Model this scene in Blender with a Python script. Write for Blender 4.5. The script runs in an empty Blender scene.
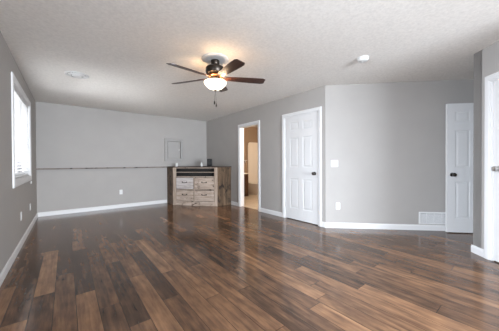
import bpy, bmesh, math, random
from mathutils import Vector, Matrix
C = bpy.context.scene.collection
SC = bpy.context.scene
S = math.sqrt(.5)
R = math.radians
H = 2.44

# ------------------------------------------------------------------ camera
cam_d = bpy.data.cameras.new('camera')
cam_d.sensor_width = 36.0
cam_d.lens = 232.63 * 36 / 499
cam_d.shift_y = -0.001
cam_d.clip_start = 0.02
cam = bpy.data.objects.new('camera', cam_d)
C.objects.link(cam)
yaw, pitch, roll = 0.6663, -0.0093, -0.0054
fw = Vector((math.sin(yaw), math.cos(yaw), 0)); rt = Vector((math.cos(yaw), -math.sin(yaw), 0)); up = Vector((0, 0, 1))
fw, up = fw * math.cos(pitch) + up * math.sin(pitch), up * math.cos(pitch) - fw * math.sin(pitch)
rt, up = rt * math.cos(roll) + up * math.sin(roll), up * math.cos(roll) - rt * math.sin(roll)
M = Matrix((rt, up, -fw)).transposed().to_4x4()
M.translation = Vector((0.5015, 0, 1.1216))
cam.matrix_world = M
SC.camera = cam

# ------------------------------------------------------------------ world, daylight, added fill, exposure
w = bpy.data.worlds.new('daylight'); SC.world = w; w.use_nodes = True
bg = w.node_tree.nodes['Background']
bg.inputs[0].default_value = (0.86, 0.93, 1.0, 1); bg.inputs[1].default_value = 1.6

def area(name, loc, direction, sx, sy, energy, col, spread=180):
    d = bpy.data.lights.new(name, 'AREA'); d.shape = 'RECTANGLE'; d.size = sx; d.size_y = sy
    d.energy = energy; d.color = col; d.spread = R(spread)
    o = bpy.data.objects.new(name, d); C.objects.link(o); o.location = loc
    o.rotation_euler = Vector(direction).to_track_quat('-Z', 'Y').to_euler()
    return o
DAY = (0.83, 0.91, 1.0)
area('daylight_rear_window', (1.78, -5.25, 1.25), (0, 1, -.30), 2.9, 2.0, 560, DAY, 130)
area('daylight_side_window', (-0.30, 4.75, 1.50), (1, 0, .0), 1.5, 1.15, 60, (0.95, 0.97, 1.0), 180)
area('added_near_fill', (-0.42, 0.7, 1.62), (1, -0.12, -.42), 1.5, 1.15, 142, (0.80, 0.89, 1.0), 112)  # added fill lamp, brightens the open door, angled and entry walls
SC.view_settings.view_transform = 'Standard'
SC.view_settings.look = 'None'
SC.view_settings.gamma = 1
SC.view_settings.use_curve_mapping = False
SC.view_settings.exposure = 0.19

# ------------------------------------------------------------------ materials
def lin(r, g, b):
    f = lambda c: (c / 255 / 12.92) if c / 255 <= .04045 else ((c / 255 + .055) / 1.055) ** 2.4
    return (f(r), f(g), f(b), 1)

def pm(name, col, rough=.5, metal=0, spec=.5, noise=0, nscale=60, bump=0, bscale=200, bdetail=3):
    m = bpy.data.materials.new(name); m.use_nodes = True
    nt = m.node_tree; b = nt.nodes['Principled BSDF']
    b.inputs['Base Color'].default_value = col; b.inputs['Roughness'].default_value = rough
    b.inputs['Metallic'].default_value = metal; b.inputs['Specular IOR Level'].default_value = spec
    tc = nt.nodes.new('ShaderNodeTexCoord')
    if noise:
        n = nt.nodes.new('ShaderNodeTexNoise'); n.inputs['Scale'].default_value = nscale; n.inputs['Detail'].default_value = 4
        nt.links.new(tc.outputs['Object'], n.inputs['Vector'])
        r = nt.nodes.new('ShaderNodeValToRGB')
        r.color_ramp.elements[0].position = .3; r.color_ramp.elements[1].position = .7
        r.color_ramp.elements[0].color = tuple(c * (1 - noise) for c in col[:3]) + (1,)
        r.color_ramp.elements[1].color = tuple(min(1, c * (1 + noise)) for c in col[:3]) + (1,)
        nt.links.new(n.outputs['Fac'], r.inputs['Fac']); nt.links.new(r.outputs['Color'], b.inputs['Base Color'])
    if bump:
        n = nt.nodes.new('ShaderNodeTexNoise'); n.inputs['Scale'].default_value = bscale; n.inputs['Detail'].default_value = bdetail
        nt.links.new(tc.outputs['Object'], n.inputs['Vector'])
        bp = nt.nodes.new('ShaderNodeBump'); bp.inputs['Strength'].default_value = bump; bp.inputs['Distance'].default_value = .01
        nt.links.new(n.outputs['Fac'], bp.inputs['Height']); nt.links.new(bp.outputs['Normal'], b.inputs['Normal'])
    return m

WALL = pm('grey_wall_paint', (0.388, 0.367, 0.349, 1), .6, spec=.3, noise=.02, nscale=3, bump=.12, bscale=140)
CEIL = pm('textured_ceiling', (0.84, 0.815, 0.775, 1), .9, spec=.1, noise=.06, nscale=42, bump=.22, bscale=42, bdetail=5)
WHITE = pm('white_trim_paint', (0.70, 0.695, 0.695, 1), .35, noise=.01, nscale=5)
PLASTIC = pm('white_plastic', (0.70, 0.70, 0.69, 1), .4, noise=.01, nscale=20)
SLOT = pm('dark_slot', (0.03, 0.03, 0.03, 1), .6, noise=.05)
NICKEL = pm('dark_nickel', (0.16, 0.15, 0.14, 1), .25, 1, noise=.05)
PALE_NICKEL = pm('pale_nickel', (0.62, 0.61, 0.60, 1), .3, 1, noise=.03)
BRONZE = pm('dark_bronze', (0.055, 0.045, 0.038, 1), .3, .9, noise=.1)
COPPER = pm('copper_brown', (0.30, 0.13, 0.06, 1), .3, .9, noise=.1)
BLACK = pm('black_plastic', (0.012, 0.013, 0.015, 1), .3, noise=.1)
GREYPANEL = pm('grey_painted_metal', (0.35, 0.335, 0.32, 1), .45, noise=.02, nscale=8)
TAUPE = pm('taupe_bath_paint', (0.33, 0.235, 0.16, 1), .6, noise=.02, nscale=3, bump=.1, bscale=140)
ACRYL = pm('cream_acrylic', (0.82, 0.76, 0.68, 1), .3, noise=.01, nscale=6)
IRON = pm('black_iron', (0.02, 0.018, 0.016, 1), .45, .8, noise=.1)
DARKIN = pm('dark_cabinet_inside', (0.02, 0.017, 0.015, 1), .7, noise=.3, nscale=12)

def node_math(nt, op, a, b=None):
    n = nt.nodes.new('ShaderNodeMath'); n.operation = op
    for i, v in enumerate((a, b)):
        if v is None: continue
        if hasattr(v, 'links') or isinstance(v, bpy.types.NodeSocket): nt.links.new(v, n.inputs[i])
        else: n.inputs[i].default_value = v
    return n.outputs[0]

def wood(name, cols, grain=(30, 30, 2.2), rough=.6, knots=0, knot_col=(0.012, 0.009, 0.007, 1), spec=.3, seed=0.0):
    """weathered timber: long streaks along the stretched axis, optional dark knots"""
    m = bpy.data.materials.new(name); m.use_nodes = True; nt = m.node_tree; b = nt.nodes['Principled BSDF']
    tc = nt.nodes.new('ShaderNodeTexCoord'); mp = nt.nodes.new('ShaderNodeMapping')
    mp.inputs['Scale'].default_value = grain; mp.inputs['Location'].default_value = (seed, seed * 1.7, seed * .6)
    nt.links.new(tc.outputs['Object'], mp.inputs['Vector'])
    n = nt.nodes.new('ShaderNodeTexNoise'); n.inputs['Scale'].default_value = 1; n.inputs['Detail'].default_value = 6; n.inputs['Roughness'].default_value = .65
    n.inputs['Distortion'].default_value = .6
    nt.links.new(mp.outputs['Vector'], n.inputs['Vector'])
    r = nt.nodes.new('ShaderNodeValToRGB'); e = r.color_ramp.elements
    e[0].position = .30; e[0].color = cols[0]; e[1].position = .72; e[1].color = cols[2]
    k = e.new(.5); k.color = cols[1]
    nt.links.new(n.outputs['Fac'], r.inputs['Fac'])
    out = r.outputs['Color']
    if knots:
        mp2 = nt.nodes.new('ShaderNodeMapping'); sc = [4.5 if g == max(grain) else 3.0 for g in grain]
        mp2.inputs['Scale'].default_value = sc; mp2.inputs['Location'].default_value = (seed * 2.1, seed, seed * 3)
        nt.links.new(tc.outputs['Object'], mp2.inputs['Vector'])
        n2 = nt.nodes.new('ShaderNodeTexNoise'); n2.inputs['Scale'].default_value = 1.6; n2.inputs['Detail'].default_value = 5
        n2.inputs['Distortion'].default_value = 1.2
        nt.links.new(mp2.outputs['Vector'], n2.inputs['Vector'])
        r2 = nt.nodes.new('ShaderNodeValToRGB'); r2.color_ramp.elements[0].position = .60 - .1 * knots; r2.color_ramp.elements[1].position = .72 - .1 * knots
        r2.color_ramp.elements[0].color = (0, 0, 0, 1); r2.color_ramp.elements[1].color = (1, 1, 1, 1)
        nt.links.new(n2.outputs['Fac'], r2.inputs['Fac'])
        mx = nt.nodes.new('ShaderNodeMix'); mx.data_type = 'RGBA'
        nt.links.new(r2.outputs['Color'], mx.inputs[0]); nt.links.new(out, mx.inputs[6]); mx.inputs[7].default_value = knot_col
        out = mx.outputs[2]
    nt.links.new(out, b.inputs['Base Color'])
    b.inputs['Roughness'].default_value = rough; b.inputs['Specular IOR Level'].default_value = spec
    bp = nt.nodes.new('ShaderNodeBump'); bp.inputs['Strength'].default_value = .2; bp.inputs['Distance'].default_value = .003
    nt.links.new(n.outputs['Fac'], bp.inputs['Height']); nt.links.new(bp.outputs['Normal'], b.inputs['Normal'])
    return m

BARN = wood('weathered_pine', (lin(140, 124, 110), lin(178, 160, 146), lin(204, 188, 175)), (3, 3, 34), knots=.1, knot_col=lin(84, 68, 58), seed=1)
BARN_V = wood('weathered_pine_upright', (lin(140, 122, 108), lin(172, 154, 138), lin(196, 182, 168)), (34, 34, 2.5), seed=2)
BARN_GREY = wood('whitewashed_pine', (lin(150, 140, 136), lin(188, 180, 176), lin(208, 202, 200)), (3, 3, 34), knots=.0, knot_col=lin(84, 70, 62), seed=5)
BARN_BROWN = wood('brown_barn_boards', (lin(54, 43, 34), lin(98, 79, 61), lin(134, 111, 88)), (22, 22, 2.0), knots=.45, knot_col=lin(44, 35, 29), seed=9)
LEDGEWOOD = wood('grey_brown_ledge', (lin(90, 80, 74), lin(132, 120, 112), lin(158, 146, 138)), (2.2, 30, 30), knots=.5, seed=3)
BLADEWOOD = wood('walnut_blade', (lin(38, 20, 16), lin(62, 34, 26), lin(84, 48, 36)), (3, 40, 40), rough=.36, spec=.7, seed=4)
TOPWOOD = wood('dark_counter', (lin(44, 36, 32), lin(74, 62, 54), lin(104, 90, 80)), (30, 3, 30), seed=7)
VANITY = wood('dark_vanity', (lin(52, 34, 24), lin(76, 52, 38), lin(96, 68, 50)), (26, 26, 2.4), rough=.4)

# plank floor: tone and seed come from per-plank face attributes
def floor_material():
    m = bpy.data.materials.new('plank_laminate'); m.use_nodes = True; nt = m.node_tree; b = nt.nodes['Principled BSDF']
    at = nt.nodes.new('ShaderNodeAttribute'); at.attribute_name = 'tone'
    sd = nt.nodes.new('ShaderNodeAttribute'); sd.attribute_name = 'seed'
    tc = nt.nodes.new('ShaderNodeTexCoord'); sep = nt.nodes.new('ShaderNodeSeparateXYZ'); nt.links.new(tc.outputs['Object'], sep.inputs[0])
    cb = nt.nodes.new('ShaderNodeCombineXYZ')
    nt.links.new(node_math(nt, 'MULTIPLY', sep.outputs[0], 26), cb.inputs[0])
    nt.links.new(node_math(nt, 'MULTIPLY', sep.outputs[1], 2.0), cb.inputs[1])
    nt.links.new(node_math(nt, 'MULTIPLY', sd.outputs['Fac'], 40), cb.inputs[2])
    n = nt.nodes.new('ShaderNodeTexNoise'); n.inputs['Scale'].default_value = 1; n.inputs['Detail'].default_value = 6; n.inputs['Roughness'].default_value = .62
    n.inputs['Distortion'].default_value = .4
    nt.links.new(cb.outputs[0], n.inputs['Vector'])
    # blotches (broader worn patches inside a plank)
    cb2 = nt.nodes.new('ShaderNodeCombineXYZ')
    nt.links.new(node_math(nt, 'MULTIPLY', sep.outputs[0], 17), cb2.inputs[0])
    nt.links.new(node_math(nt, 'MULTIPLY', sep.outputs[1], 6), cb2.inputs[1])
    nt.links.new(node_math(nt, 'MULTIPLY', sd.outputs['Fac'], 23), cb2.inputs[2])
    n2 = nt.nodes.new('ShaderNodeTexNoise'); n2.inputs['Scale'].default_value = 1; n2.inputs['Detail'].default_value = 5
    nt.links.new(cb2.outputs[0], n2.inputs['Vector'])
    g = node_math(nt, 'MULTIPLY', node_math(nt, 'SUBTRACT', n.outputs['Fac'], .5), .95)
    g2 = node_math(nt, 'MULTIPLY', node_math(nt, 'SUBTRACT', n2.outputs['Fac'], .5), .62)
    t = node_math(nt, 'ADD', node_math(nt, 'ADD', at.outputs['Fac'], g), g2)
    r = nt.nodes.new('ShaderNodeValToRGB'); e = r.color_ramp.elements
    e[0].position = 0.0; e[0].color = FL[0]; e[1].position = 1; e[1].color = FL[4]
    for p_, c_ in ((.28, FL[1]), (.5, FL[2]), (.75, FL[3])):
        q = e.new(p_); q.color = c_
    nt.links.new(t, r.inputs['Fac'])
    # seams, from the plank UVs in metres from the nearest edge
    uv = nt.nodes.new('ShaderNodeUVMap'); uv.uv_map = 'plank'
    su = nt.nodes.new('ShaderNodeSeparateXYZ'); nt.links.new(uv.outputs[0], su.inputs[0])
    ex = node_math(nt, 'MINIMUM', su.outputs[0], node_math(nt, 'SUBTRACT', PW, su.outputs[0]))
    ey = node_math(nt, 'MINIMUM', su.outputs[1], node_math(nt, 'SUBTRACT', PLN, su.outputs[1]))
    ed = node_math(nt, 'LESS_THAN', node_math(nt, 'MINIMUM', ex, ey), .0022)
    mx = nt.nodes.new('ShaderNodeMix'); mx.data_type = 'RGBA'
    nt.links.new(node_math(nt, 'MULTIPLY', ed, .75), mx.inputs[0]); nt.links.new(r.outputs['Color'], mx.inputs[6]); mx.inputs[7].default_value = lin(28, 20, 17)
    nt.links.new(mx.outputs[2], b.inputs['Base Color'])
    rr = node_math(nt, 'ADD', .12, node_math(nt, 'MULTIPLY', n.outputs['Fac'], .08)); nt.links.new(rr, b.inputs['Roughness'])
    b.inputs['Specular IOR Level'].default_value = .38
    bp = nt.nodes.new('ShaderNodeBump'); bp.inputs['Strength'].default_value = .02; bp.inputs['Distance'].default_value = .003
    nt.links.new(n.outputs['Fac'], bp.inputs['Height']); nt.links.new(bp.outputs['Normal'], b.inputs['Normal'])
    return m
PW, PLN = .14, 1.27
FL = [lin(44, 33, 27), lin(76, 57, 45), lin(104, 77, 58), lin(135, 101, 75), lin(166, 127, 94)]
FLOOR = floor_material()

def tile_material():
    m = pm('beige_tile', lin(196, 180, 160), .35); nt = m.node_tree; b = nt.nodes['Principled BSDF']
    br = nt.nodes.new('ShaderNodeTexBrick'); tc = nt.nodes.new('ShaderNodeTexCoord'); nt.links.new(tc.outputs['Object'], br.inputs['Vector'])
    br.offset = 0; br.inputs['Scale'].default_value = 1; br.inputs['Brick Width'].default_value = .33; br.inputs['Row Height'].default_value = .33
    br.inputs['Mortar Size'].default_value = .005
    br.inputs['Color1'].default_value = lin(200, 184, 164); br.inputs['Color2'].default_value = lin(188, 172, 152); br.inputs['Mortar'].default_value = lin(150, 138, 124)
    nt.links.new(br.outputs['Color'], b.inputs['Base Color'])
    return m
TILE = tile_material()

def glass_material():
    m = bpy.data.materials.new('window_glass'); m.use_nodes = True; nt = m.node_tree; nt.nodes.remove(nt.nodes['Principled BSDF'])
    o = nt.nodes['Material Output']; a = nt.nodes.new('ShaderNodeBsdfTransparent'); g = nt.nodes.new('ShaderNodeBsdfGlossy')
    g.inputs['Roughness'].default_value = .02; fr = nt.nodes.new('ShaderNodeFresnel'); mx = nt.nodes.new('ShaderNodeMixShader')
    nt.links.new(fr.outputs[0], mx.inputs[0]); nt.links.new(a.outputs[0], mx.inputs[1]); nt.links.new(g.outputs[0], mx.inputs[2]); nt.links.new(mx.outputs[0], o.inputs[0])
    return m
GLASS = glass_material()

def slat_material():
    m = bpy.data.materials.new('white_vinyl_slat'); m.use_nodes = True; nt = m.node_tree; b = nt.nodes['Principled BSDF']
    b.inputs['Base Color'].default_value = (.80, .80, .80, 1); b.inputs['Roughness'].default_value = .5
    t = nt.nodes.new('ShaderNodeBsdfTranslucent'); t.inputs[0].default_value = (.92, .93, .95, 1)
    mx = nt.nodes.new('ShaderNodeMixShader'); mx.inputs[0].default_value = .10
    nt.links.new(b.outputs[0], mx.inputs[1]); nt.links.new(t.outputs[0], mx.inputs[2]); nt.links.new(mx.outputs[0], nt.nodes['Material Output'].inputs[0])
    return m
SLAT = slat_material()

def lamp_glass():
    m = bpy.data.materials.new('lit_frosted_glass'); m.use_nodes = True; nt = m.node_tree; b = nt.nodes['Principled BSDF']
    b.inputs['Base Color'].default_value = (.9, .86, .78, 1); b.inputs['Roughness'].default_value = .3
    b.inputs['Emission Color'].default_value = (1, .83, .62, 1); b.inputs['Emission Strength'].default_value = 4.0
    return m
LAMPGLASS = lamp_glass()

# ------------------------------------------------------------------ mesh helpers
class MB:
    def __init__(s): s.bm = bmesh.new(); s.T = Matrix.Identity(4)
    def v(s, p): return s.bm.verts.new(s.T @ Vector(p))
    def face(s, pts):
        return s.bm.faces.new([s.v(p) for p in pts])
    def box(s, x0, x1, y0, y1, z0, z1, bev=0):
        P = [(x0, y0, z0), (x1, y0, z0), (x1, y1, z0), (x0, y1, z0), (x0, y0, z1), (x1, y0, z1), (x1, y1, z1), (x0, y1, z1)]
        V = [s.v(p) for p in P]; F = []
        for f in ((3, 2, 1, 0), (4, 5, 6, 7), (0, 1, 5, 4), (1, 2, 6, 5), (2, 3, 7, 6), (3, 0, 4, 7)):
            F.append(s.bm.faces.new([V[i] for i in f]))
        if bev:
            E = list({e for f in F for e in f.edges})
            bmesh.ops.bevel(s.bm, geom=E, offset=bev, segments=2, affect='EDGES', profile=.5)
        return s
    def prism(s, pts, z0, z1, bev=0):
        n = len(pts); a = [s.v((x, y, z0)) for x, y in pts]; b = [s.v((x, y, z1)) for x, y in pts]
        F = [s.bm.faces.new(a[::-1]), s.bm.faces.new(b)]
        for i in range(n): F.append(s.bm.faces.new([a[i], a[(i + 1) % n], b[(i + 1) % n], b[i]]))
        if bev:
            E = list({e for f in F for e in f.edges})
            bmesh.ops.bevel(s.bm, geom=E, offset=bev, segments=2, affect='EDGES', profile=.5)
        return s
    def lathe(s, prof, n=32, cx=0, cy=0):
        rings = []
        for r, z in prof:
            if r < 1e-6: rings.append([s.v((cx, cy, z))])
            else: rings.append([s.v((cx + r * math.cos(2 * math.pi * i / n), cy + r * math.sin(2 * math.pi * i / n), z)) for i in range(n)])
        for a, b in zip(rings, rings[1:]):
            for i in range(n):
                j = (i + 1) % n
                if len(a) == 1 and len(b) == 1: continue
                if len(a) == 1: s.bm.faces.new([a[0], b[i], b[j]])
                elif len(b) == 1: s.bm.faces.new([a[i], b[0], a[j]])
                else: s.bm.faces.new([a[i], b[i], b[j], a[j]])
        return s
    def tube(s, pts, r, n=10):
        pts = [Vector(p) for p in pts]; rings = []
        for i, p in enumerate(pts):
            d = (pts[min(i + 1, len(pts) - 1)] - pts[max(i - 1, 0)]).normalized()
            a = d.orthogonal().normalized() if abs(d.z) > .95 else Vector((0, 0, 1)).cross(d).normalized(); b = d.cross(a)
            rr = r[i] if isinstance(r, (list, tuple)) else r
            rings.append([s.v(p + (a * math.cos(2 * math.pi * k / n) + b * math.sin(2 * math.pi * k / n)) * rr) for k in range(n)])
        for A, B in zip(rings, rings[1:]):
            for k in range(n): s.bm.faces.new([A[k], A[(k + 1) % n], B[(k + 1) % n], B[k]])
        s.bm.faces.new(rings[0][::-1]); s.bm.faces.new(rings[-1])
        return s
    def sweep(s, prof, paths):
        """prof: closed list; paths(o,d) -> list of points for that profile point; joins them as a mitred moulding"""
        L = [[s.v(p) for p in paths(o, d)] for o, d in prof]
        n = len(L); closed = paths.closed; m = len(L[0])
        for i in range(n):
            a, b = L[i], L[(i + 1) % n]
            for k in range(m if closed else m - 1):
                s.bm.faces.new([a[k], a[(k + 1) % m], b[(k + 1) % m], b[k]])
        if not closed:
            s.bm.faces.new([l[0] for l in L]); s.bm.faces.new([l[-1] for l in L][::-1])
        return s
    def build(s, name, mat, parent=None, smooth=False, structure=False):
        bmesh.ops.recalc_face_normals(s.bm, faces=s.bm.faces[:])
        me = bpy.data.meshes.new(name); s.bm.to_mesh(me); s.bm.free()
        me.materials.append(mat)
        o = bpy.data.objects.new(name, me); C.objects.link(o)
        if smooth:
            for p in me.polygons: p.use_smooth = True
            try: me.set_sharp_from_angle(angle=R(40))
            except Exception: pass
        if parent: o.parent = parent
        if structure: o['kind'] = 'structure'
        return o

def tag(o, label, cat, group=None):
    o['label'] = label; o['category'] = cat
    if group: o['group'] = group
    return o
def root(name, loc=(0, 0, 0), rz=0, structure=False):
    o = bpy.data.objects.new(name, None); C.objects.link(o); o.location = loc; o.rotation_euler = (0, 0, rz)
    o.empty_display_size = .1
    if structure: o['kind'] = 'structure'
    return o
def frame(P, d):
    """local (s, n, z): s along the wall, n = towards the room (left of d rotated by -90 or +90 is chosen by caller)"""
    return Matrix(((d[0], d[2], 0, P[0]), (d[1], d[3], 0, P[1]), (0, 0, 1, 0), (0, 0, 0, 1)))

# wall frames: origin, (direction, room-facing normal)
F_LEFT = frame((0, 0), (0, 1, 1, 0))          # s = y
F_BACK = frame((0, 6.649), (1, 0, 0, -1))     # s = x
F_DOOR = frame((3.998, 0), (0, 1, -1, 0))     # s = y
CX, CY = 3.998, 2.334
F_ANG = frame((CX, CY), (S, -S, -S, -S))      # angled wall, s from the outer corner
PX, PY = 4.447, .549
F_FG = frame((PX, PY), (-S, -S, -S, S))       # near right wall, s from its corner towards the camera
F_REAR = frame((0, -5.0), (1, 0, 0, 1))

def wall(name, F, s0, s1, holes=(), th=.12, mat=None, z1=H):
    mb = MB(); mb.T = F
    xs = sorted({s0, s1, *[h[0] for h in holes], *[h[1] for h in holes]})
    for a, b in zip(xs, xs[1:]):
        z = 0
        for h in sorted([h for h in holes if h[0] <= a + 1e-6 and h[1] >= b - 1e-6], key=lambda h: h[2]):
            if h[2] > z + 1e-6: mb.box(a, b, -th, 0, z, h[2])
            z = h[3]
        if z < z1 - 1e-6: mb.box(a, b, -th, 0, z, z1)
    return mb.build(name, mat or WALL, structure=True)

DH = 2.035   # door opening height
# ------------------------------------------------------------------ structure
W1 = (3.945, 5.525, .915, 2.125)
W2 = (-.05, 1.45, .915, 2.125)  # unseen opening, added so the near fill lamp can shine in
wall('wall_left', F_LEFT, -5.12, 6.77, [W1, W2])
wall('wall_back', F_BACK, 0, 6.82)
BD = (4.113, 4.847)       # bathroom doorway
CD = (2.473, 3.283)       # closet doorway
wall('wall_right', F_DOOR, 2.334, 6.649, [(BD[0], BD[1], 0, DH), (CD[0], CD[1], 0, DH)])
wall('wall_angled', F_ANG, 0, 3.75)
FD = (.232, 1.002)
wall('wall_entry', F_FG, 0, 1.25, [(FD[0], FD[1], 0, DH)])
F_PASS = frame((PX, PY), (S, -S, S, S))
wall('wall_passage', F_PASS, 0, 2.9)
# end of the passage, with the doorway the open door belongs to
AL = (5.295 - 3.898) * S
F_END = frame((PX + AL * S, PY - AL * S), (S, S, -S, S))
wall('wall_passage_end', F_END, 0, .946, [(.06, .826, 0, DH)], th=.11)
F_SIDE = frame((3.563, 0), (0, -1, -1, 0))
wall('wall_side', F_SIDE, .335, 5.0)
wall('wall_rear', F_REAR, -.12, 6.82, [(.35, 3.25, .05, 2.12)])
wall('wall_far', frame((6.70, 0), (0, 1, -1, 0)), -5.0, 6.649)
wall('wall_bathroom', frame((0, 3.80), (1, 0, 0, 1)), 4.118, 6.70, mat=TAUPE)
mb = MB(); mb.box(4.118, 4.125, 3.80, BD[0] - .02, 0, H); mb.box(4.118, 4.125, BD[1] + .02, 6.64, 0, H); mb.box(4.118, 4.125, BD[0] - .02, BD[1] + .02, DH + .02, H)
mb.box(4.125, 6.70, 6.63, 6.649, 0, H); mb.box(6.69, 6.70, 3.81, 6.63, 0, H)
mb.build('wall_bathroom_lining', TAUPE, structure=True)

mb = MB(); mb.box(-.12, 6.82, -5.12, 6.77, H, H + .12); mb.build('ceiling', CEIL, structure=True)

# plank floor
random.seed(31)
bm = bmesh.new(); lt = bm.faces.layers.float.new('tone'); ls = bm.faces.layers.float.new('seed'); uvl = bm.loops.layers.uv.new('plank')
KNOWN = []   # (x, y, tone): planks whose colour the photo shows plainly
KNOWN += [(.34, 3.3, .80), (1.32, 3.0, .74)]
KNOWN += [(0.64, 2.81, 0.26), (0.9, 2.25, 0.28), (1.19, 2.5, 0.27), (0.22, 2.8, 0.36), (0.37, 2.33, 0.33), (0.64, 2.03, 0.62), (0.11, 2.74, 0.66), (0.67, 4.15, 0.6), (1.33, 3.12, 0.62), (2.24, 2.77, 0.62), (2.06, 1.07, 0.66), (2.61, 1.2, 0.26), (0.45, 2.47, 0.46), (0.78, 2.2, 0.45), (1.22, 1.85, 0.42), (1.52, 1.3, 0.55), (1.74, 1.73, 0.55), (1.77, 2.6, 0.3), (1.03, 3.41, 0.52), (0.81, 2.86, 0.55), (1.91, 3.2, 0.34), (2.79, 0.78, 0.36), (2.81, 0.57, 0.36), (3.17, 1.21, 0.36), (3.37, 0.8, 0.36), (2.24, 1.44, 0.48), (2.38, 1.85, 0.4), (0.41, 4.72, 0.42), (0.95, 4.79, 0.45), (1.54, 4.56, 0.38)]
def plank_tone(x0, x1, y0, y1, rnd):
    for x, y, t in KNOWN:
        if x0 <= x < x1 and y0 <= y < y1: return t
    return rnd
def rect(x0, x1, y0, y1, full, tone, seed):
    V = [bm.verts.new(p) for p in ((x0, y0, 0), (x1, y0, 0), (x1, y1, 0), (x0, y1, 0))]
    f = bm.faces.new(V); f[lt] = tone; f[ls] = seed
    for l in f.loops: l[uvl].uv = (l.vert.co.x - full[0], l.vert.co.y - full[2])
k0 = -1
col = 0
OFFS = {}
for c in range(-1, 49):
    x0 = -.01 + PW * c; x1 = x0 + PW
    off = random.random() * PLN
    if c == 2: off = 2.65 - PLN * 2
    if c == 9: off = 2.41 - PLN
    y = off - PLN * 6
    while y < 6.7:
        tone = random.choice((.31, .35, .39, .42, .45, .48, .52, .57, .64)); seed = random.random()
        tone = plank_tone(x0, x1, y, y + PLN, tone)
        a, b = max(x0, 0 - .05), min(x1, 6.75); ya, yb = max(y, -5.05), min(y + PLN, 6.7)
        if yb > ya and b > a:
            lim = 4.058
            if a < lim: rect(a, min(b, lim), ya, yb, (x0, x1, y), tone, seed)
            if b > lim and ya < 2.5: rect(max(a, lim), b, ya, min(yb, 2.5), (x0, x1, y), tone, seed)
        y += PLN
me = bpy.data.meshes.new('floor'); bm.to_mesh(me); bm.free(); me.materials.append(FLOOR)
fl = bpy.data.objects.new('floor', me); C.objects.link(fl); fl['kind'] = 'structure'
mb = MB(); mb.box(-.12, 6.82, -5.12, 6.77, -.12, -.002); mb.build('floor_slab', SLOT, structure=True)
mb = MB(); mb.box(4.058, 6.70, 2.5, 6.649, -.001, .004); mb.build('floor_bathroom', TILE, structure=True)

# baseboards (moulded profile, one board per wall)
BP = [(0, 0), (.014, 0), (.014, .068), (.010, .080), (.007, .090), (0, .090)]
def baseboard(name, F, runs):
    mb = MB(); mb.T = F
    for a, b in runs:
        A = [mb.v((a, n, z)) for n, z in BP]; B = [mb.v((b, n, z)) for n, z in BP]
        for i in range(len(BP)):
            j = (i + 1) % len(BP); mb.bm.faces.new([A[i], A[j], B[j], B[i]])
        mb.bm.faces.new(A[::-1]); mb.bm.faces.new(B)
    return mb.build(name, WHITE, structure=True)
CW = .064
baseboard('baseboard_left', F_LEFT, [(-4.98, 6.649)])
baseboard('baseboard_back', F_BACK, [(.014, 2.735)])
baseboard('baseboard_right', F_DOOR, [(CY - .006, CD[0] - CW), (CD[1] + CW, BD[0] - CW), (BD[1] + CW, 5.24)])
baseboard('baseboard_angled', F_ANG, [(-.006, AL + .946 - .002 - .005)] if False else [(-.006, 2.52)])
baseboard('baseboard_entry', F_FG, [(-.014, FD[0] - CW), (FD[1] + CW, 1.25)])
baseboard('baseboard_passage', F_PASS, [(-.0, AL - .0)])
baseboard('baseboard_side', F_SIDE, [(.335, 4.98)])

# ------------------------------------------------------------------ door casings
CPROF = [(-.006, -.002), (-.006, .010), (.004, .012), (.010, .016), (.046, .019), (.058, .017), (CW, .012), (CW, -.002)]
def u_path(s0, s1, h):
    def f(o, d): return [(s0 - o, d, 0), (s0 - o, d, h + o), (s1 + o, d, h + o), (s1 + o, d, 0)]
    f.closed = False; return f
def casing(name, F, s0, s1, h, th=.12):
    mb = MB(); mb.T = F
    mb.sweep(CPROF, u_path(s0, s1, h))
    # jamb lining through the wall
    j = .018
    mb.box(s0 - .002, s0 + j, -th, .001, 0, h); mb.box(s1 - j, s1 + .002, -th, .001, 0, h); mb.box(s0 - .002, s1 + .002, -th, .001, h - j, h + .002)
    return mb.build(name, WHITE, structure=True)
casing('trim_1', F_DOOR, BD[0], BD[1], DH)
casing('trim_2', F_DOOR, CD[0], CD[1], DH)
casing('trim_3', F_FG, FD[0], FD[1], DH)
casing('trim_4', F_END, .06, .826, DH, .11)

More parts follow.
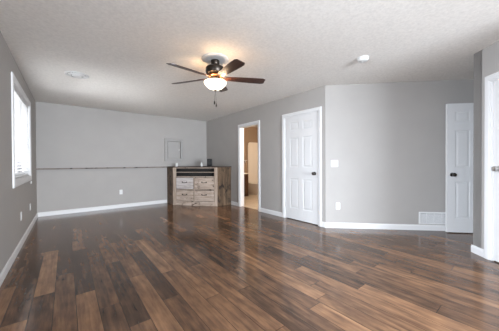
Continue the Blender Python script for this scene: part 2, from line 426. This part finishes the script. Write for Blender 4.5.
# ------------------------------------------------------------------ six-panel doors
def door_slab(mb, wd, ht, th=.035):
    """local: x 0..wd, y -th/2..th/2, z 0..ht; moulded panels both sides"""
    st, mu = .115, .10
    pw = (wd - 2 * st - mu) / 2
    xs = [0, st, st + pw, st + pw + mu, wd - st, wd]
    zs = [0, .215, .80, 1.02, 1.60, 1.74, 1.90, ht]
    for sgn in (-1, 1):
        y = sgn * th / 2
        for i in range(5):
            for k in range(7):
                x0, x1, z0, z1 = xs[i], xs[i + 1], zs[k], zs[k + 1]
                if i in (1, 3) and k in (1, 3, 5):
                    rings = []
                    for ins, dep in ((0, 0), (.010, .005), (.022, .005), (.045, .001)):
                        yy = y - sgn * dep
                        rings.append([mb.v(p) for p in ((x0 + ins, yy, z0 + ins), (x1 - ins, yy, z0 + ins), (x1 - ins, yy, z1 - ins), (x0 + ins, yy, z1 - ins))])
                    for a, b in zip(rings, rings[1:]):
                        for q in range(4): mb.bm.faces.new([a[q], a[(q + 1) % 4], b[(q + 1) % 4], b[q]])
                    mb.bm.faces.new(rings[-1])
                else:
                    mb.face(((x0, y, z0), (x1, y, z0), (x1, y, z1), (x0, y, z1)))
    h = th / 2
    mb.face(((0, -h, 0), (0, h, 0), (0, h, ht), (0, -h, ht))); mb.face(((wd, -h, 0), (wd, h, 0), (wd, h, ht), (wd, -h, ht)))
    mb.face(((0, -h, 0), (wd, -h, 0), (wd, h, 0), (0, h, 0))); mb.face(((0, -h, ht), (wd, -h, ht), (wd, h, ht), (0, h, ht)))
    bmesh.ops.remove_doubles(mb.bm, verts=mb.bm.verts[:], dist=1e-5)
KNOB = [(0, 0), (.030, 0), (.031, .004), (.026, .008), (.012, .010), (.010, .026), (.016, .031), (.027, .040), (.030, .050), (.027, .060), (.016, .066), (0, .068)]
def six_panel_door(name, F, s, n, z, wd, knob_s, knob_z, kmat, hinge_s, sides=(1,), ht=2.005, knob_label=None, th=.035):
    """F: wall frame, s..s+wd along it, n = depth of the slab's centre"""
    r = root(name, structure=True); r.matrix_world = F @ Matrix.Translation((s, n, z))
    mb = MB(); door_slab(mb, wd, ht, th); mb.build('slab', WHITE, r)
    for sd in sides:
        mb = MB(); mb.T = Matrix.Translation((knob_s, sd * th / 2, knob_z)) @ Matrix.Rotation(R(-90) * sd, 4, 'X')
        mb.lathe(KNOB, 24); k = mb.build('door_knob', kmat, r, smooth=True)
        if knob_label: k['label'] = knob_label
    for hz in (.22, 1.02, 1.82):
        mb = MB(); mb.T = Matrix.Translation((hinge_s, sides[0] * (th / 2 + .004), 0))
        mb.lathe([(0, hz), (.006, hz), (.006, hz + .09), (0, hz + .09)], 10); k = mb.build('hinge', PALE_NICKEL, r, smooth=True)
    return r
# closed closet door: hinges on its far (left) side, knob on the right
six_panel_door('door_1', F_DOOR, CD[0] + .021, -.022, .012, CD[1] - CD[0] - .042, .062, .913, NICKEL, CD[1] - CD[0] - .040, knob_label='dark nickel round knob')
# near right door, only its edge in view
six_panel_door('door_2', F_FG, FD[0] + .021, -.030, .012, FD[1] - FD[0] - .042, .072, 1.03, PALE_NICKEL, FD[1] - FD[0] - .040, knob_label='pale nickel round knob')
# open door folded back in front of the angled wall
dd = (6.334 - 6.159) * S
s_open = (5.190 - .968 - (CX - CY)) * S + .02
six_panel_door('door_3', F_ANG, s_open, dd - .018, .012, .757, .068, .908, NICKEL, .762, sides=(1, -1), ht=2.02, knob_label='dark nickel round knob')

# ------------------------------------------------------------------ windows
def loop_path(s0, s1, z0, z1):
    def f(o, d): return [(s0 - o, d, z0 - o), (s0 - o, d, z1 + o), (s1 + o, d, z1 + o), (s1 + o, d, z0 - o)]
    f.closed = True; return f
WPROF = [(-.006, -.002), (-.006, .010), (.004, .013), (.012, .016), (.055, .020), (.070, .018), (.078, .012), (.078, -.002)]
def window(name, F, h, mull=True):
    s0, s1, z0, z1 = h
    r = root(name, structure=True); r.matrix_world = F @ Matrix.Translation((s0, 0, z0)); wd, ht = s1 - s0, z1 - z0
    mb = MB(); mb.sweep(WPROF, loop_path(0, wd, 0, ht)); mb.build('casing', WHITE, r)
    mb = MB(); j = .016
    mb.box(0, j, -.12, 0, 0, ht); mb.box(wd - j, wd, -.12, 0, 0, ht); mb.box(j, wd - j, -.12, 0, ht - j, ht); mb.box(j, wd - j, -.12, .0, 0, j)
    mb.build('jamb', WHITE, r)
    mb = MB(); f = .045; y0, y1 = -.105, -.07
    a, b, c, d = j, wd - j, j, ht - j
    mb.box(a, a + f, y0, y1, c, d); mb.box(b - f, b, y0, y1, c, d); mb.box(a + f, b - f, y0, y1, c, c + f); mb.box(a + f, b - f, y0, y1, d - f, d)
    if mull: mb.box(wd / 2 - .03, wd / 2 + .03, y0, y1, c + f, d - f)
    mb.build('sash', WHITE, r)
    mb = MB(); mb.box(a + f, b - f, -.090, -.086, c + f, d - f); mb.build('pane', GLASS, r)
    return r
window('window_1', F_LEFT, W1)
window('window_added', F_LEFT, W2)  # made-up window out of view, frames the near fill lamp
window('window_3', F_REAR, (.35, 3.25, .05, 2.12))

# venetian blind inside window_1
def blind(h, label):
    s0, s1, z0, z1 = h; s0 += .020; s1 -= .020; wd = s1 - s0
    r = root('window_blind', structure=False); r.matrix_world = F_LEFT @ Matrix.Translation((s0, -.030, z0)); ht = z1 - z0
    tag(r, label, 'blind')
    mb = MB(); mb.box(0, wd, -.025, .022, ht - .072, ht - .018, .003); mb.build('headrail', WHITE, r)
    mb = MB(); z = .075; p = .043
    while z < ht - .085:
        c, s_ = -math.cos(R(32)), math.sin(R(32)); hw = .025
        mb.face(((0, c * hw, z - s_ * hw), (wd, c * hw, z - s_ * hw), (wd, -c * hw, z + s_ * hw), (0, -c * hw, z + s_ * hw)))
        z += p
    o = mb.build('slats', SLAT, r)
    mb = MB(); mb.box(0, wd, -.018, .018, .022, .042, .004); mb.build('bottom_rail', WHITE, r)
    for q in (.18, .5, .82):
        mb = MB(); mb.tube([(wd * q, .024, .04), (wd * q, .024, ht - .07)], .0015, 6); mb.build('ladder_cord', WHITE, r)
    mb = MB(); mb.tube([(wd - .07, .032, -.02), (wd - .07, .032, ht - .06)], .0018, 6); cd = mb.build('lift_cord', WHITE, r)
    mb = MB(); mb.T = Matrix.Translation((wd - .07, .052, 0)); mb.tube([(0, -.02, -.02), (0, 0, -.09)], .0018, 6)
    mb.lathe([(0, -.085), (.006, -.09), (.010, -.125), (0, -.128)], 12); mb.build('tassel', WHITE, cd)
    return r
blind(W1, 'white horizontal slat blind glowing with daylight in the left wall window')

# ------------------------------------------------------------------ wood ledge along the back wall
mb = MB(); mb.box(.002, 2.732, 6.57, 6.648, 1.003, 1.027, .003)
tag(mb.build('wall_ledge', LEDGEWOOD), 'long thin grey-brown wooden ledge running along the back wall to the cabinet', 'ledge')

# ------------------------------------------------------------------ corner cabinet
A_, B_, C_, D_ = (2.745, 6.645), (2.745, 6.19), (3.57, 5.25), (3.994, 5.25)
cab = root('corner_cabinet', (2.745, 6.19, 0))
tag(cab, 'rustic reclaimed wood corner cabinet with four drawers and an open dark slot', 'cabinet')
fd = Vector((C_[0] - B_[0], C_[1] - B_[1], 0)); FLN = fd.length; fd.normalize()
fn = Vector((fd.y, -fd.x, 0))          # room-facing normal
if fn.x > 0: fn = -fn
CF = Matrix(((fd.x, fn.x, 0, 0), (fd.y, fn.y, 0, 0), (0, 0, 1, 0), (0, 0, 0, 1)))   # local to the cabinet root: s along front, n to room
def loc(p): return (p[0] - 2.745, p[1] - 6.19)
TZ = 1.005
IN = lambda d: Matrix.Identity(4)
# inner carcass set back behind the front frame
mb = MB(); pts = [(2.77, 6.64), (2.77, 6.20), (3.58, 5.277), (3.985, 5.277), (3.985, 6.64)]
cen = Vector((3.5, 6.1))
back = []
for i, p in enumerate(pts):
    q = Vector(p)
    if i in (1, 2): q = q + Vector((-fn.x, -fn.y)) * .20
    back.append(loc(q))
mb.prism(back, .02, TZ - .002); mb.build('carcass', DARKIN, cab)
# side panels of upright boards
def boards(mb, x0, x1, n, y0, y1, z0, z1):
    w_ = (x1 - x0) / n
    for i in range(n): mb.box(x0 + i * w_ + .0015, x0 + (i + 1) * w_ - .0015, y0, y1, z0, z1, .002)
mb = MB(); mb.T = frame(loc(A_), (0, -1, -1, 0)); boards(mb, 0.002, .455, 3, -.022, 0, 0, TZ); sp = mb.build('side_panel', BARN_BROWN, cab); sp['label'] = 'darker brown board side'
mb = MB(); mb.T = frame(loc(C_), (1, 0, 0, -1)); boards(mb, 0.0, .422, 3, -.022, 0, 0, TZ); sp = mb.build('side_panel', BARN_BROWN, cab); sp['label'] = 'darker brown knotty board side'
# front frame
def fbox(s0, s1, n0, n1, z0, z1, bev=.002):
    mb = MB(); mb.T = CF; mb.box(s0, s1, n0, n1, z0, z1, bev); return mb
fbox(.0, .090, -.022, .004, 0, TZ).build('stile', BARN_V, cab)
fbox(FLN - .085, FLN, -.022, .004, 0, TZ).build('stile', BARN_V, cab)
fbox(.0905, FLN - .0855, -.022, .002, .985, TZ).build('rail', BARN, cab)
fbox(.0905, FLN - .0855, -.022, .002, .745, .772).build('rail', BARN, cab)
fbox(.0905, FLN - .0855, -.022, .002, .408, .428).build('rail', BARN, cab)
fbox(.0905, FLN - .0855, -.022, .002, 0, .110).build('plinth', BARN, cab)
fbox(.590, .616, -.022, .002, .1105, .4075).build('mullion', BARN_V, cab); fbox(.590, .616, -.022, .002, .4285, .7445).build('mullion', BARN_V, cab)
sh = fbox(.0905, FLN - .0855, -.19, .0, .872, .886).build('shelf', BARN, cab)
def drawer(s0, s1, z0, z1, mat, label=None):
    d = fbox(s0, s1, -.018, .012, z0, z1, .004).build('drawer', mat, cab)
    if label: d['label'] = label
    c = (s0 + s1) / 2; z = (z0 + z1) / 2 + .03
    mb = MB(); mb.T = CF
    for e in (-.062, .062): mb.box(c + e - .012, c + e + .012, .0115, .017, z - .012, z + .016, .001)
    mb.tube([(c - .062, .014, z + .006), (c - .062, .038, z), (c - .05, .044, z - .006), (c, .046, z - .010), (c + .05, .044, z - .006), (c + .062, .038, z), (c + .062, .014, z + .006)], .006, 8)
    mb.build('handle', IRON, d, smooth=True)
drawer(.101, .581, .439, .735, BARN_GREY, 'paler whitewashed drawer')
drawer(.625, FLN - .096, .439, .735, BARN)
drawer(.101, .581, .121, .398, BARN)
drawer(.625, FLN - .096, .121, .398, BARN)
mb = MB(); ov = .015
tp = [loc(p) for p in ((2.735, 6.645), (2.73, 6.18), (3.56, 5.232), (3.994, 5.232), (3.994, 6.645))]
mb.prism(tp, TZ + .0005, 1.030, .003); mb.build('countertop', TOPWOOD, cab)
CT = 1.030

# things on the cabinet
def cup(name, x, y, r, h, label, cat, grp=None):
    mb = MB(); mb.lathe([(0, 0), (r * .85, 0), (r * .9, .004), (r, h), (r * .93, h), (r * .85, .008), (0, .008)], 24)
    o = mb.build(name, PLASTIC, smooth=True); o.location = (x, y, CT + .0005); tag(o, label, cat); return o
cup('cup', 2.90, 6.32, .034, .095, 'small white cup at the left end of the cabinet top', 'cup')
mb = MB(); mb.lathe([(0, 0), (.024, 0), (.026, .003), (.026, .070), (.020, .082), (.011, .088), (.011, .10)], 24)
mb.lathe([(.0105, .100), (.013, .100), (.013, .115), (0, .115)], 20)
o = mb.build('bottle', PLASTIC, smooth=True); o.location = (3.36, 5.72, CT + .0005); tag(o, 'small white bottle on the cabinet top just left of the black speaker', 'bottle')
sp = root('speaker', (3.565, 5.655, CT + .0005), R(-45)); tag(sp, 'small black upright box speaker standing on the cabinet top', 'speaker')
mb = MB(); mb.box(-.062, .062, -.05, .05, .008, .205, .010); mb.build('housing', BLACK, sp, smooth=True)
mb = MB(); mb.box(-.058, .058, -.046, .046, 0, .008); mb.build('base', SLOT, sp)
mb = MB(); mb.T = Matrix.Translation((0, -.0505, .085)) @ Matrix.Rotation(R(90), 4, 'X'); mb.lathe([(.044, -.001), (.044, .004), (.038, .004), (.030, .000), (.012, -.0), (.010, .004), (0, .005)], 28); mb.build('cone', SLOT, sp, smooth=True)
mb = MB(); mb.T = Matrix.Translation((0, -.0505, .165)) @ Matrix.Rotation(R(90), 4, 'X'); mb.lathe([(.020, -.001), (.020, .003), (.015, .003), (.008, .001), (0, .002)], 24); mb.build('tweeter', SLOT, sp, smooth=True)

# ------------------------------------------------------------------ grey panel on the back wall
pn = root('access_panel', (2.677, 6.648, 1.185)); tag(pn, 'grey painted rectangular access panel with a framed door on the back wall', 'panel')
PWD, PHT = .530, .640
mb = MB(); n0 = -.001
def ppath(o, d): return [(o, d, o), (o, d, PHT - o), (PWD - o, d, PHT - o), (PWD - o, d, o)]
ppath.closed = True
mb.sweep([(0, 0), (0, -.044), (.006, -.050), (.020, -.050), (.024, -.044), (.062, -.044), (.066, -.050), (.074, -.050), (.078, -.040), (.078, 0)], ppath); mb.build('frame', GREYPANEL, pn)
mb = MB(); mb.box(.088, PWD - .088, -.034, -.001, .088, PHT - .088, .004); dr_ = mb.build('door', GREYPANEL, pn)
mb = MB(); mb.box(PWD - .125, PWD - .105, -.042, -.0335, .30, .35, .003); mb.build('latch', PALE_NICKEL, dr_)

# ------------------------------------------------------------------ wall plates
def outlet(F, s, z, label):
    r = root('wall_outlet'); r.matrix_world = F @ Matrix.Translation((s, .0005, z)); tag(r, label, 'outlet', 'white wall outlets low on the walls')
    mb = MB(); mb.box(-.035, .035, 0, .006, -.058, .058, .002); mb.build('cover_plate', PLASTIC, r)
    for q in (-.021, .021):
        mb = MB(); mb.prism([(.016 * math.cos(a) * 1.02, .014 * math.sin(a)) for a in [i * math.pi / 10 for i in range(20)]], 0, .003)
        for v in mb.bm.verts: x, y, zz = v.co; v.co = (x, .0055 + zz, y + q)
        f = mb.build('socket', PLASTIC, r)
        mb = MB()
        for e in (-.006, .006): mb.box(e - .001, e + .001, .0083, .0090, q - .001, q + .008)
        mb.build('slot', SLOT, f)
    return r
outlet(F_LEFT, 4.467, .405, 'white outlet low on the left wall, the nearer of its two')
outlet(F_LEFT, 5.468, .385, 'white outlet low on the left wall, the one nearer the corner')
outlet(F_BACK, 1.579, .399, 'white outlet low on the back wall under the wood ledge')
outlet(F_ANG, (4.143 - CX) / S, .375, 'white outlet low on the angled grey wall below the light switch')
sw = root('light_switch'); sw.matrix_world = F_ANG @ Matrix.Translation(((4.103 - CX) / S, .0005, 1.102)); tag(sw, 'white double rocker light switch on the angled wall beside the closet door', 'switch')
mb = MB(); mb.box(-.058, .058, 0, .006, -.058, .058, .002); mb.build('cover_plate', PLASTIC, sw)
for q in (-.023, .023):
    mb = MB(); mb.face(((q - .0165, .006, -.033), (q + .0165, .006, -.033), (q + .0165, .010, .033), (q - .0165, .010, .033)))
    mb.box(q - .0165, q + .0165, .0055, .0075, -.033, .033); mb.build('rocker', PLASTIC, sw)

# wall register
vt = root('wall_register'); vt.matrix_world = F_ANG @ Matrix.Translation(((5.048 - CX) / S, .0005, .102)); tag(vt, 'white louvred air register low on the angled wall beside the open door', 'vent')
VW, VH = .46, .200
mb = MB()
def vpath(o, d): return [(o, d, o), (o, d, VH - o), (VW - o, d, VH - o), (VW - o, d, o)]
vpath.closed = True
mb.sweep([(0, 0), (0, .006), (.006, .010), (.024, .010), (.028, .004), (.028, 0)], vpath); mb.build('frame', WHITE, vt)
mb = MB(); mb.box(.026, VW - .026, .0, .0012, .026, VH - .026); mb.build('backing', pm('register_shadow_grey', (.30, .30, .31, 1), .7, noise=.02), vt)
mb = MB(); z = .036
while z < VH - .034:
    mb.face(((.028, .0095, z - .002), (VW - .028, .0095, z - .002), (VW - .028, .003, z + .007), (.028, .003, z + .007))); z += .0135
mb.build('louvres', WHITE, vt)
for q in (VW * .25, VW * .5, VW * .75):
    mb = MB(); mb.box(q - .003, q + .003, .003, .0105, .027, VH - .027); mb.build('divider', WHITE, vt)

# ------------------------------------------------------------------ ceiling fittings
sm = root('smoke_detector', (3.463, 1.431, H)); tag(sm, 'small round white smoke detector on the ceiling at right', 'detector')
mb = MB(); mb.lathe([(0, -.001), (.070, -.001), (.070, -.010), (.066, -.012)], 40); mb.build('mounting_plate', PLASTIC, sm, smooth=True)
mb = MB(); mb.lathe([(.064, -.011), (.066, -.016), (.062, -.032), (.052, -.040), (.030, -.044), (0, -.045)], 40); bd = mb.build('cover', PLASTIC, sm, smooth=True)
mb = MB(); mb.T = Matrix.Rotation(R(-20), 4, 'Z')
for a in range(-4, 5): mb.T = Matrix.Rotation(R(a * 9 - 20), 4, 'Z'); mb.box(.058, .0665, -.003, .003, -.030, -.018)
mb.build('grille', SLOT, sm)
mb = MB(); mb.T = Matrix.Translation((.02, .02, 0)); mb.lathe([(0, -.050), (.008, -.049), (.009, -.043), (0, -.043)], 16); mb.build('test_button', PALE_NICKEL, sm)

vd = root('ceiling_vent', (.636, 4.282, H)); tag(vd, 'round white air vent on the ceiling at left above the window wall', 'vent')
mb = MB(); mb.lathe([(.145, -.001), (.150, -.006), (.140, -.014), (.118, -.010), (.112, -.001)], 48); mb.build('flange', PLASTIC, vd, smooth=True)
mb = MB(); mb.lathe([(0, -.0012), (.113, -.0012)], 48); mb.build('throat', GREYPANEL, vd)
mb = MB(); mb.lathe([(.105, -.010), (.080, -.026), (.076, -.024), (.098, -.006)], 48); mb.build('ring', PLASTIC, vd, smooth=True)
mb = MB(); mb.lathe([(0, -.034), (.050, -.032), (.062, -.024), (.060, -.018), (0, -.022)], 48); mb.build('centre_disc', PLASTIC, vd, smooth=True)
for a in (0, 120, 240):
    mb = MB(); mb.T = Matrix.Rotation(R(a), 4, 'Z'); mb.box(.05, .115, -.003, .003, -.022, -.001); mb.build('strut', PLASTIC, vd)

# ------------------------------------------------------------------ ceiling fan
fan = root('ceiling_fan', (1.995, 2.592, H)); tag(fan, 'five-blade dark bronze ceiling fan with a lit frosted bowl light', 'ceiling fan')
mb = MB(); mb.lathe([(0, -.001), (.170, -.001), (.172, -.006), (.160, -.014), (.120, -.018), (.075, -.022), (0, -.022)], 56); q = mb.build('ceiling_medallion', PLASTIC, fan, smooth=True); q['label'] = 'white round ceiling medallion'
mb = MB(); mb.lathe([(0, -.020), (.052, -.020), (.054, -.030), (.053, -.066), (.046, -.080), (.030, -.088), (.022, -.100), (0, -.100)], 40); mb.build('canopy', BRONZE, fan, smooth=True)
mb = MB(); mb.lathe([(0, -.094), (.060, -.096), (.104, -.106), (.120, -.120), (.122, -.168), (.112, -.190), (.085, -.202), (0, -.202)], 48); mb.build('motor_housing', BRONZE, fan, smooth=True)
mb = MB(); mb.lathe([(0, -.202), (.088, -.202), (.092, -.208), (.092, -.224), (.084, -.232), (0, -.232)], 48); mb.build('flywheel', COPPER, fan, smooth=True)
mb = MB(); mb.lathe([(0, -.230), (.058, -.230), (.062, -.236), (.062, -.270), (.054, -.280), (0, -.280)], 40); mb.build('switch_housing', BRONZE, fan, smooth=True)
def bladepts():
    r0, r1 = .125, .652; L = []
    N = 14
    half = lambda t: .040 + .024 * math.sin(min(t * 1.15, 1) * math.pi / 2)
    top, bot = [], []
    for i in range(N + 1):
        t = i / N; r = r0 + (r1 - r0) * t; hw = half(t)
        if t > .93: hw *= math.sqrt(max(0, 1 - ((t - .93) / .07) ** 2 * .45))
        if t < .06: hw *= .8 + t / .06 * .2
        top.append((r, hw)); bot.append((r, -hw))
    return top + bot[::-1]
BL0 = 48
PITCH = -13
for k in range(5):
    rot = Matrix.Translation((0, 0, -.241)) @ Matrix.Rotation(R(3), 4, Vector((.786, -.618, 0))) @ Matrix.Rotation(R(BL0 + 72 * k), 4, 'Z') @ Matrix.Translation((0, 0, 0)) @ Matrix.Rotation(R(PITCH), 4, 'X')
    mb = MB(); mb.prism(bladepts(), -.003, .003)
    b = mb.build('blade', BLADEWOOD, fan); b.matrix_local = rot
    mb = MB(); mb.T = Matrix.Identity(4)
    mb.prism([(.075, -.016), (.15, -.014), (.20, -.034), (.245, -.036), (.265, -.012), (.265, .012), (.245, .036), (.20, .034), (.15, .014), (.075, .016)], .0032, .0075, .001)
    for sx, sy in ((.21, .022), (.21, -.022), (.248, 0)): mb.lathe([(0, .0105), (.005, .0095), (.006, .007)], 10, sx, sy)
    mb.build('blade_iron', BRONZE, b)
lk = [(0, -.276), (.064, -.276), (.072, -.282), (.070, -.290), (0, -.290)]
mb = MB(); mb.lathe(lk, 40); mb.build('light_fitter', BRONZE, fan, smooth=True)
mb = MB(); bw = [(.137, -.294), (.141, -.298), (.139, -.305), (.130, -.323), (.109, -.348), (.081, -.370), (.048, -.383), (0, -.388)]
inner = [(r - .004 if r > .01 else 0, z + .004) for r, z in bw[::-1]]
mb.lathe(bw + inner, 48); q = mb.build('bowl', LAMPGLASS, fan, smooth=True); q['label'] = 'lit frosted glass bowl'
mb = MB(); mb.lathe([(0, -.385), (.016, -.387), (.018, -.393), (.010, -.401), (.011, -.407), (0, -.413)], 20); mb.build('finial', NICKEL, fan, smooth=True)
mb = MB(); mb.tube([(0, 0, -.27), (0, 0, -.39)], .004, 8); mb.build('centre_rod', BRONZE, fan)
for dx, dy, z1, n_ in ((-.012, .004, -.53, 1), (.010, -.004, -.56, 2)):
    mb = MB(); mb.tube([(dx * .2, dy * .2, -.408), (dx, dy, z1)], .0013, 6); ch = mb.build('pull_chain', NICKEL, fan)
    mb = MB(); mb.T = Matrix.Translation((dx, dy, z1)); mb.lathe([(0, .004), (.005, 0), (.009, -.030), (.007, -.044), (0, -.048)], 14); mb.build('fob', BRONZE, ch, smooth=True)
for a in (80, 200, 320):
    d = bpy.data.lights.new('fan_bulb', 'POINT'); d.energy = 2.6; d.color = (1, .62, .32); d.shadow_soft_size = .025
    o = bpy.data.objects.new('fan_bulb', d); C.objects.link(o); o.location = (1.995 + .10 * math.cos(R(a)), 2.592 + .10 * math.sin(R(a)), H - .301)

# ------------------------------------------------------------------ bathroom seen through the doorway
tub = root('bathtub_surround', (5.62, 5.05, .004)); tag(tub, 'cream one-piece bathtub with tall surround walls beyond the open doorway', 'bathtub')
TL, TD = 1.56, .74
mb = MB(); mb.box(0, .05, 0, TL, 0, .40, .012); mb.build('apron', ACRYL, tub, smooth=True)
mb = MB(); mb.box(.05, TD, 0, TL, 0, .10); mb.box(.05, .10, .0, TL, .10, .40); mb.box(TD - .06, TD, 0, TL, .10, .40); mb.box(.10, TD - .06, 0, .07, .10, .40); mb.box(.10, TD - .06, TL - .07, TL, .10, .40)
mb.build('basin', ACRYL, tub)
mb = MB()
mb.box(TD - .025, TD, .03, TL - .03, .40, 1.86, .01); mb.build('back_panel', ACRYL, tub)
for y0 in (0, TL - .03):
    pts = [(0, .40), (TD, .40), (TD, 1.86), (.10, 1.86), (.05, 1.85), (.012, 1.80), (0, 1.74)]
    mb = MB(); mb.T = Matrix(((1, 0, 0, 0), (0, 0, 1, y0), (0, 1, 0, 0), (0, 0, 0, 1))); mb.prism(pts, 0, .03); mb.build('end_panel', ACRYL, tub)
van = root('vanity_cabinet', (4.35, 6.15, .004)); tag(van, 'dark brown vanity cabinet with pale top inside the bathroom doorway', 'vanity')
mb = MB(); mb.box(0, .95, .02, .475, 0, .745); mb.build('body', VANITY, van)
for q in (0, 1):
    mb = MB(); mb.box(.02 + q * .46, .47 + q * .46, .0, .019, .10, .72, .004); dd_ = mb.build('door', VANITY, van)
    mb = MB(); mb.T = Matrix.Translation((.42 + q * .10, -.0, .62)) @ Matrix.Rotation(R(90), 4, 'X'); mb.lathe([(0, -.002), (.006, 0), (.006, .012), (.013, .018), (.012, .026), (0, .029)], 14); mb.build('knob', PALE_NICKEL, dd_, smooth=True)
mb = MB(); mb.box(-.01, .97, -.02, .475, .7455, .775, .004); mb.build('countertop', ACRYL, van)
shf = root('wall_shelf', (5.02, 6.50, 1.20)); tag(shf, 'small white wall shelf above the vanity in the bathroom', 'shelf')
mb = MB(); mb.box(0, .50, 0, .128, 0, .018, .003); mb.build('board', WHITE, shf)
for q in (.06, .44):
    mb = MB(); mb.box(q - .008, q + .008, .03, .128, -.06, -.0005); mb.build('bracket', WHITE, shf)
mb = MB(); mb.lathe([(0, 0), (.028, 0), (.032, .004), (.034, .09), (.030, .09), (.028, .008), (0, .008)], 24); o = mb.build('tumbler', PLASTIC, smooth=True); o.location = (5.36, 6.55, 1.2185); tag(o, 'white tumbler standing on the small bathroom wall shelf', 'tumbler')
d = bpy.data.lights.new('bathroom_lamp', 'POINT'); d.energy = 80; d.color = (1, .86, .70); d.shadow_soft_size = .15
o = bpy.data.objects.new('bathroom_lamp', d); C.objects.link(o); o.location = (4.95, 4.25, 2.2)
